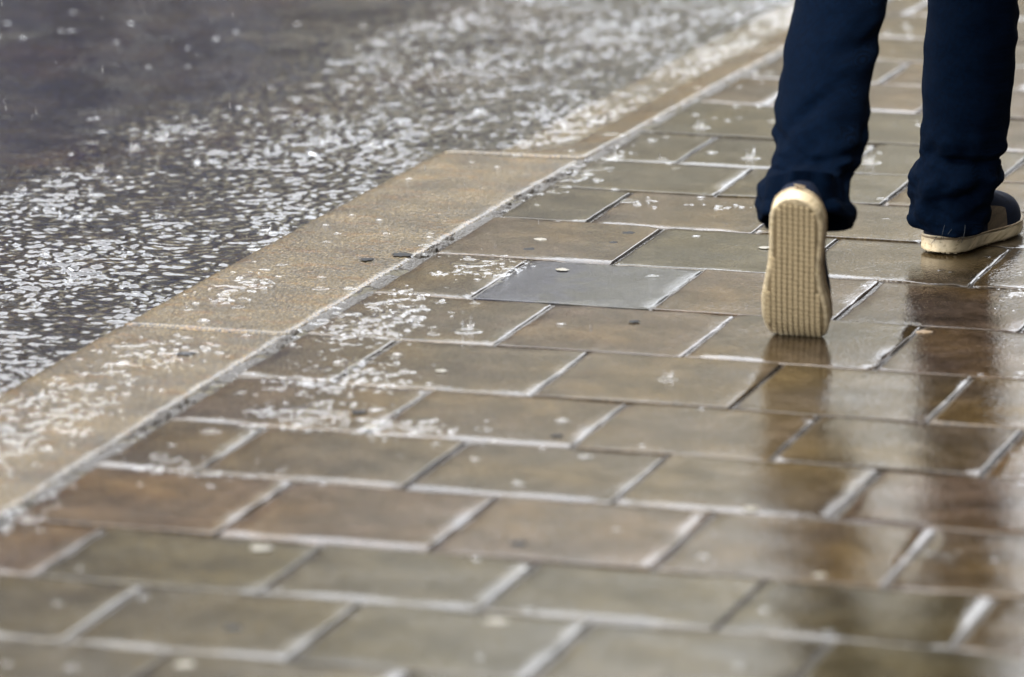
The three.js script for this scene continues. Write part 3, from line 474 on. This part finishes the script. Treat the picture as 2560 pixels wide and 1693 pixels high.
const shoeMats = { grime: std({ color: rgb(0.26, 0.205, 0.12), map: rubberMap, roughness: 0.6 }), sole: rubber, tread: lugMat, upper: canvas, panel: suede, welt: weltMat };
const leftShoe = makeShoe([[-1.8785, 0.241, -7.497], [-1.8845, 0.196, -7.524], [-1.893, 0.13, -7.56], [-1.902, 0.062, -7.598], [-1.9075, 0.024, -7.624], [-1.912, 0.0045, -7.65], [-1.917, 0.0035, -7.682], [-1.921, 0.012, -7.708]], [1, 0, 0], shoeMats, 1, true);
leftShoe.userData.label = 'lifted shoe showing its cream waffle sole';
const dR = [0.216, 0, -0.976], hR = [-1.852, 0, -8.323], at = (s, y) => [hR[0] + dR[0] * s, y, hR[2] + dR[2] * s];
const rightShoe = makeShoe([at(0, 0.006), at(0.03, 0.0035), at(0.1, 0.0025), at(0.19, 0.0025), at(0.24, 0.006), at(0.278, 0.016)], [0.976, 0, 0.216], shoeMats, -1, false);
rightShoe.userData.label = 'planted shoe with navy toe and pale side panel';
{ // frayed threads at the trodden hem
  const f = rng(55), th = [];
  for (let k = 0; k < 7; k++) { const x = -1.85 + f() * 0.055, y = 0.05 + f() * 0.012, z = -8.296 - f() * 0.012, L = 0.012 + f() * 0.022; th.push(new THREE.TubeGeometry(new THREE.QuadraticBezierCurve3(new THREE.Vector3(x, y, z), new THREE.Vector3(x + (f() - 0.5) * 0.02, y - L * 0.5, z + 0.006), new THREE.Vector3(x + (f() - 0.5) * 0.03, y - L, z + 0.004 + f() * 0.006)), 5, 0.0004, 3)); }
  mesh('frayed_threads', rel(mergeGeometries(th)), std({ color: rgb(0.03, 0.034, 0.036), roughness: 0.9 }), person);
}
// ---------------------------------------------------------------- rain: drops in the air, splashes, bubbles, rings on the stone
const sprayMat = std({ color: 0xffffff, transmission: 1, thickness: 0, roughness: 0.05, ior: 1.5 });
const NTH = ['nearest', ...['second', 'third', 'fourth', 'fifth', 'sixth', 'seventh', 'eighth', 'ninth', 'tenth'].map((n) => n + ' nearest'), 'farthest'];
const waterTop = (x, z) => Math.max(WATER_Y, roadY(x, z) + 0.001);
function crown(seed, R, H) { // a thin-walled cup with a ragged rim, and beads thrown off its tips
  const f = rng(seed), spikes = 5 + Math.floor(f() * 3), ph = f() * 6, n = 40, tip = Array.from({ length: spikes }, () => 0.45 + 0.75 * f());
  const wall = (inner) => grid(n + 1, 9, (i, j) => { const a = (i / n) * 6.2832, t = j / 8, s = ((a + ph) / 6.2832) * spikes, k = ((Math.floor(s) % spikes) + spikes) % spikes, p = Math.max(0, 1 - Math.abs(s - Math.floor(s) - 0.5) * 3.2), h = H * (0.32 + tip[k] * 0.68 * p * p), r = R * (0.72 + 0.45 * t * t) + (inner ? -0.0011 * (1 - 0.6 * t) : 0); return [r * Math.cos(a), h * t, r * Math.sin(a)]; });
  const parts = [wall(false), wall(true)];
  for (let k = 0; k < spikes; k++) { const a = ((k + 0.5) / spikes) * 6.2832 - ph, r = R * 1.2; if (f() < 0.7) parts.push(new THREE.SphereGeometry(0.0011 + 0.0008 * f(), 8, 6).translate(r * Math.cos(a), H * tip[k] * (1 + 0.25 * f()), r * Math.sin(a))); }
  return mergeGeometries(parts.map((g) => { g.deleteAttribute('uv'); return g; }));
}
[[-3.466, -9.07, 0.0105, 0.026], [-3.447, -9.14, 0.009, 0.018], [-3.48, -8.95, 0.01, 0.02], [-3.511, -8.49, 0.012, 0.02], [-3.46, -8.73, 0.008, 0.014], [-3.202, -8.345, 0.007, 0.017], [-2.985, -8.28, 0.009, 0.014], [-3.077, -9.1, 0.009, 0.02], [-3.169, -9.13, 0.006, 0.02], [-3.33, -8.3, 0.008, 0.013], [-3.0, -9.5, 0.01, 0.018]].sort((a, b) => b[1] - a[1]).forEach(([x, z, R, H], k) => {
  const g = group('rain_splash', x, waterTop(x, z) - 0.001, z); tag(g, 'small crown splash where a raindrop strikes the gutter water', 'splash', 'splashes on the gutter water');
  const f = rng(900 + k); g.userData.label = `${NTH[k]} crown splash on the gutter water`; mesh('crown', crown(400 + k, R * 0.75, H * 0.7), sprayMat, g);
  mesh('ring', ringShape(R * 2.2, 0.0012), waterMat, g); g.rotation.y = f() * 6;
});
function ringShape(R, h) { const P = [[0, 0.5], [0.15, 0.35], [0.32, -0.1], [0.5, 0.25], [0.66, 0.9], [0.8, 0.5], [0.92, 0.05], [1, -0.3]]; return new THREE.LatheGeometry(P.map(([r, y]) => new THREE.Vector2(r * R, y * h)), 24); }
[[-3.408, -8.63, 0.008], [-3.386, -8.5, 0.007], [-2.985, -8.49, 0.0095], [-2.935, -8.525, 0.006], [-3.059, -8.225, 0.008], [-2.955, -8.135, 0.0095], [-3.5, -8.66, 0.006], [-3.15, -8.05, 0.007], [-3.22, -8.55, 0.005]].sort((a, b) => b[1] - a[1]).forEach(([x, z, r], k) => {
  const pts = []; for (let k = 0; k <= 12; k++) { const a = (k / 12) * 1.45; pts.push(new THREE.Vector2(r * Math.sin(a), r * Math.cos(a) - r * 0.1)); } pts.push(new THREE.Vector2(r * 1.18, -r * 0.02), new THREE.Vector2(r * 1.5, -0.001));
  const b = mesh('rain_bubble', new THREE.LatheGeometry(pts, 28), std({ color: 0xffffff, transmission: 1, thickness: 0, roughness: 0, ior: 1.45 })); b.position.set(x, waterTop(x, z), z);
  tag(b, `${k === 8 ? 'farthest' : NTH[k]} round rain bubble floating on the gutter water`, 'bubble', 'bubbles on the gutter water');
});
[[-2.398, -7.544, 0.012, 0.03, 'white splash on the brown slabs near the kerb'], [-2.149, -9.11, 0.011, 0.03, 'spray of a splash just behind the walking person'], [-2.362, -9.09, 0.01, 0.022, 'low splash on the olive slabs left of the person'], [-2.53, -9.37, 0.01, 0.022, 'low splash beside the dipped kerb'], [-2.019, -7.31, 0.01, 0.024, 'blurred splash on the slabs left of the lifted shoe']].forEach(([x, z, R, H, label], k) => {
  const g = group('pavement_splash', x, 0.0005, z); tag(g, label, 'splash', 'splashes on the slabs'); mesh('crown', crown(700 + k, R * 0.75, H * 0.75), sprayMat, g); mesh('ring', ringShape(R * 2, 0.0012), waterMat, g);
});
{
  const f = rng(321), m4 = new THREE.Matrix4(), q = new THREE.Quaternion(), v = new THREE.Vector3(), s = new THREE.Vector3();
  const rings = new THREE.InstancedMesh(ringShape(1, 1), waterMat, 420); rings.name = 'rain_rings'; rings.castShadow = true; rings.userData = { kind: 'stuff', label: 'small raindrop rings on the wet slabs and kerb' };
  for (let k = 0; k < 420; k++) { if (k >= 350) { const z = -8.3 - f() * 3.2, x = -4.5 + f() * 1.3, r = 0.004 + 0.006 * f(); rings.setMatrixAt(k, m4.compose(v.set(x, waterTop(x, z) + 0.0006, z), q.identity(), s.set(r * (0.7 + f()), 0.001 + 0.0022 * f() * f(), r * (0.7 + 0.6 * f())))); continue; } const z = -5.4 - f() * 6, near = f() < 0.45, x = near ? kerbLine(z) - 0.24 + f() * 0.45 : -2.6 + f() * 1.9, r = 0.004 + 0.008 * f() * f() + 0.002; rings.setMatrixAt(k, m4.compose(v.set(x, 0.0003, z), q.setFromAxisAngle(new THREE.Vector3(0, 1, 0), f() * 6), s.set(r * (0.7 + f() * 0.8), 0.0006 + 0.0006 * f(), r * (0.7 + 0.6 * f())))); }
  scene.add(rings);
  const pts = []; for (let k = 0; k <= 10; k++) { const a = (k / 10) * Math.PI; pts.push(new THREE.Vector2(0.0007 * Math.sin(a) * (1 - 0.3 * Math.cos(a) * -1), -0.0032 * Math.cos(a))); }
  const drops = new THREE.InstancedMesh(new THREE.LatheGeometry(pts, 8), dropMat, 700); drops.name = 'falling_rain'; drops.userData = { kind: 'stuff', label: 'falling raindrops in the air above the street' };
  for (let k = 0; k < 700; k++) { const z = -7.2 - f() * 4, e = 0.6 + 0.8 * f(); drops.setMatrixAt(k, m4.compose(v.set(-4.7 + f() * 2.5, 0.02 + f() * 0.9, z), q.setFromAxisAngle(new THREE.Vector3(0, 0, 1), 0.02 + 0.03 * f()), s.set(e, e * (0.8 + 0.7 * f()), e))); }
  scene.add(drops);
}
renderer.render(scene, camera);
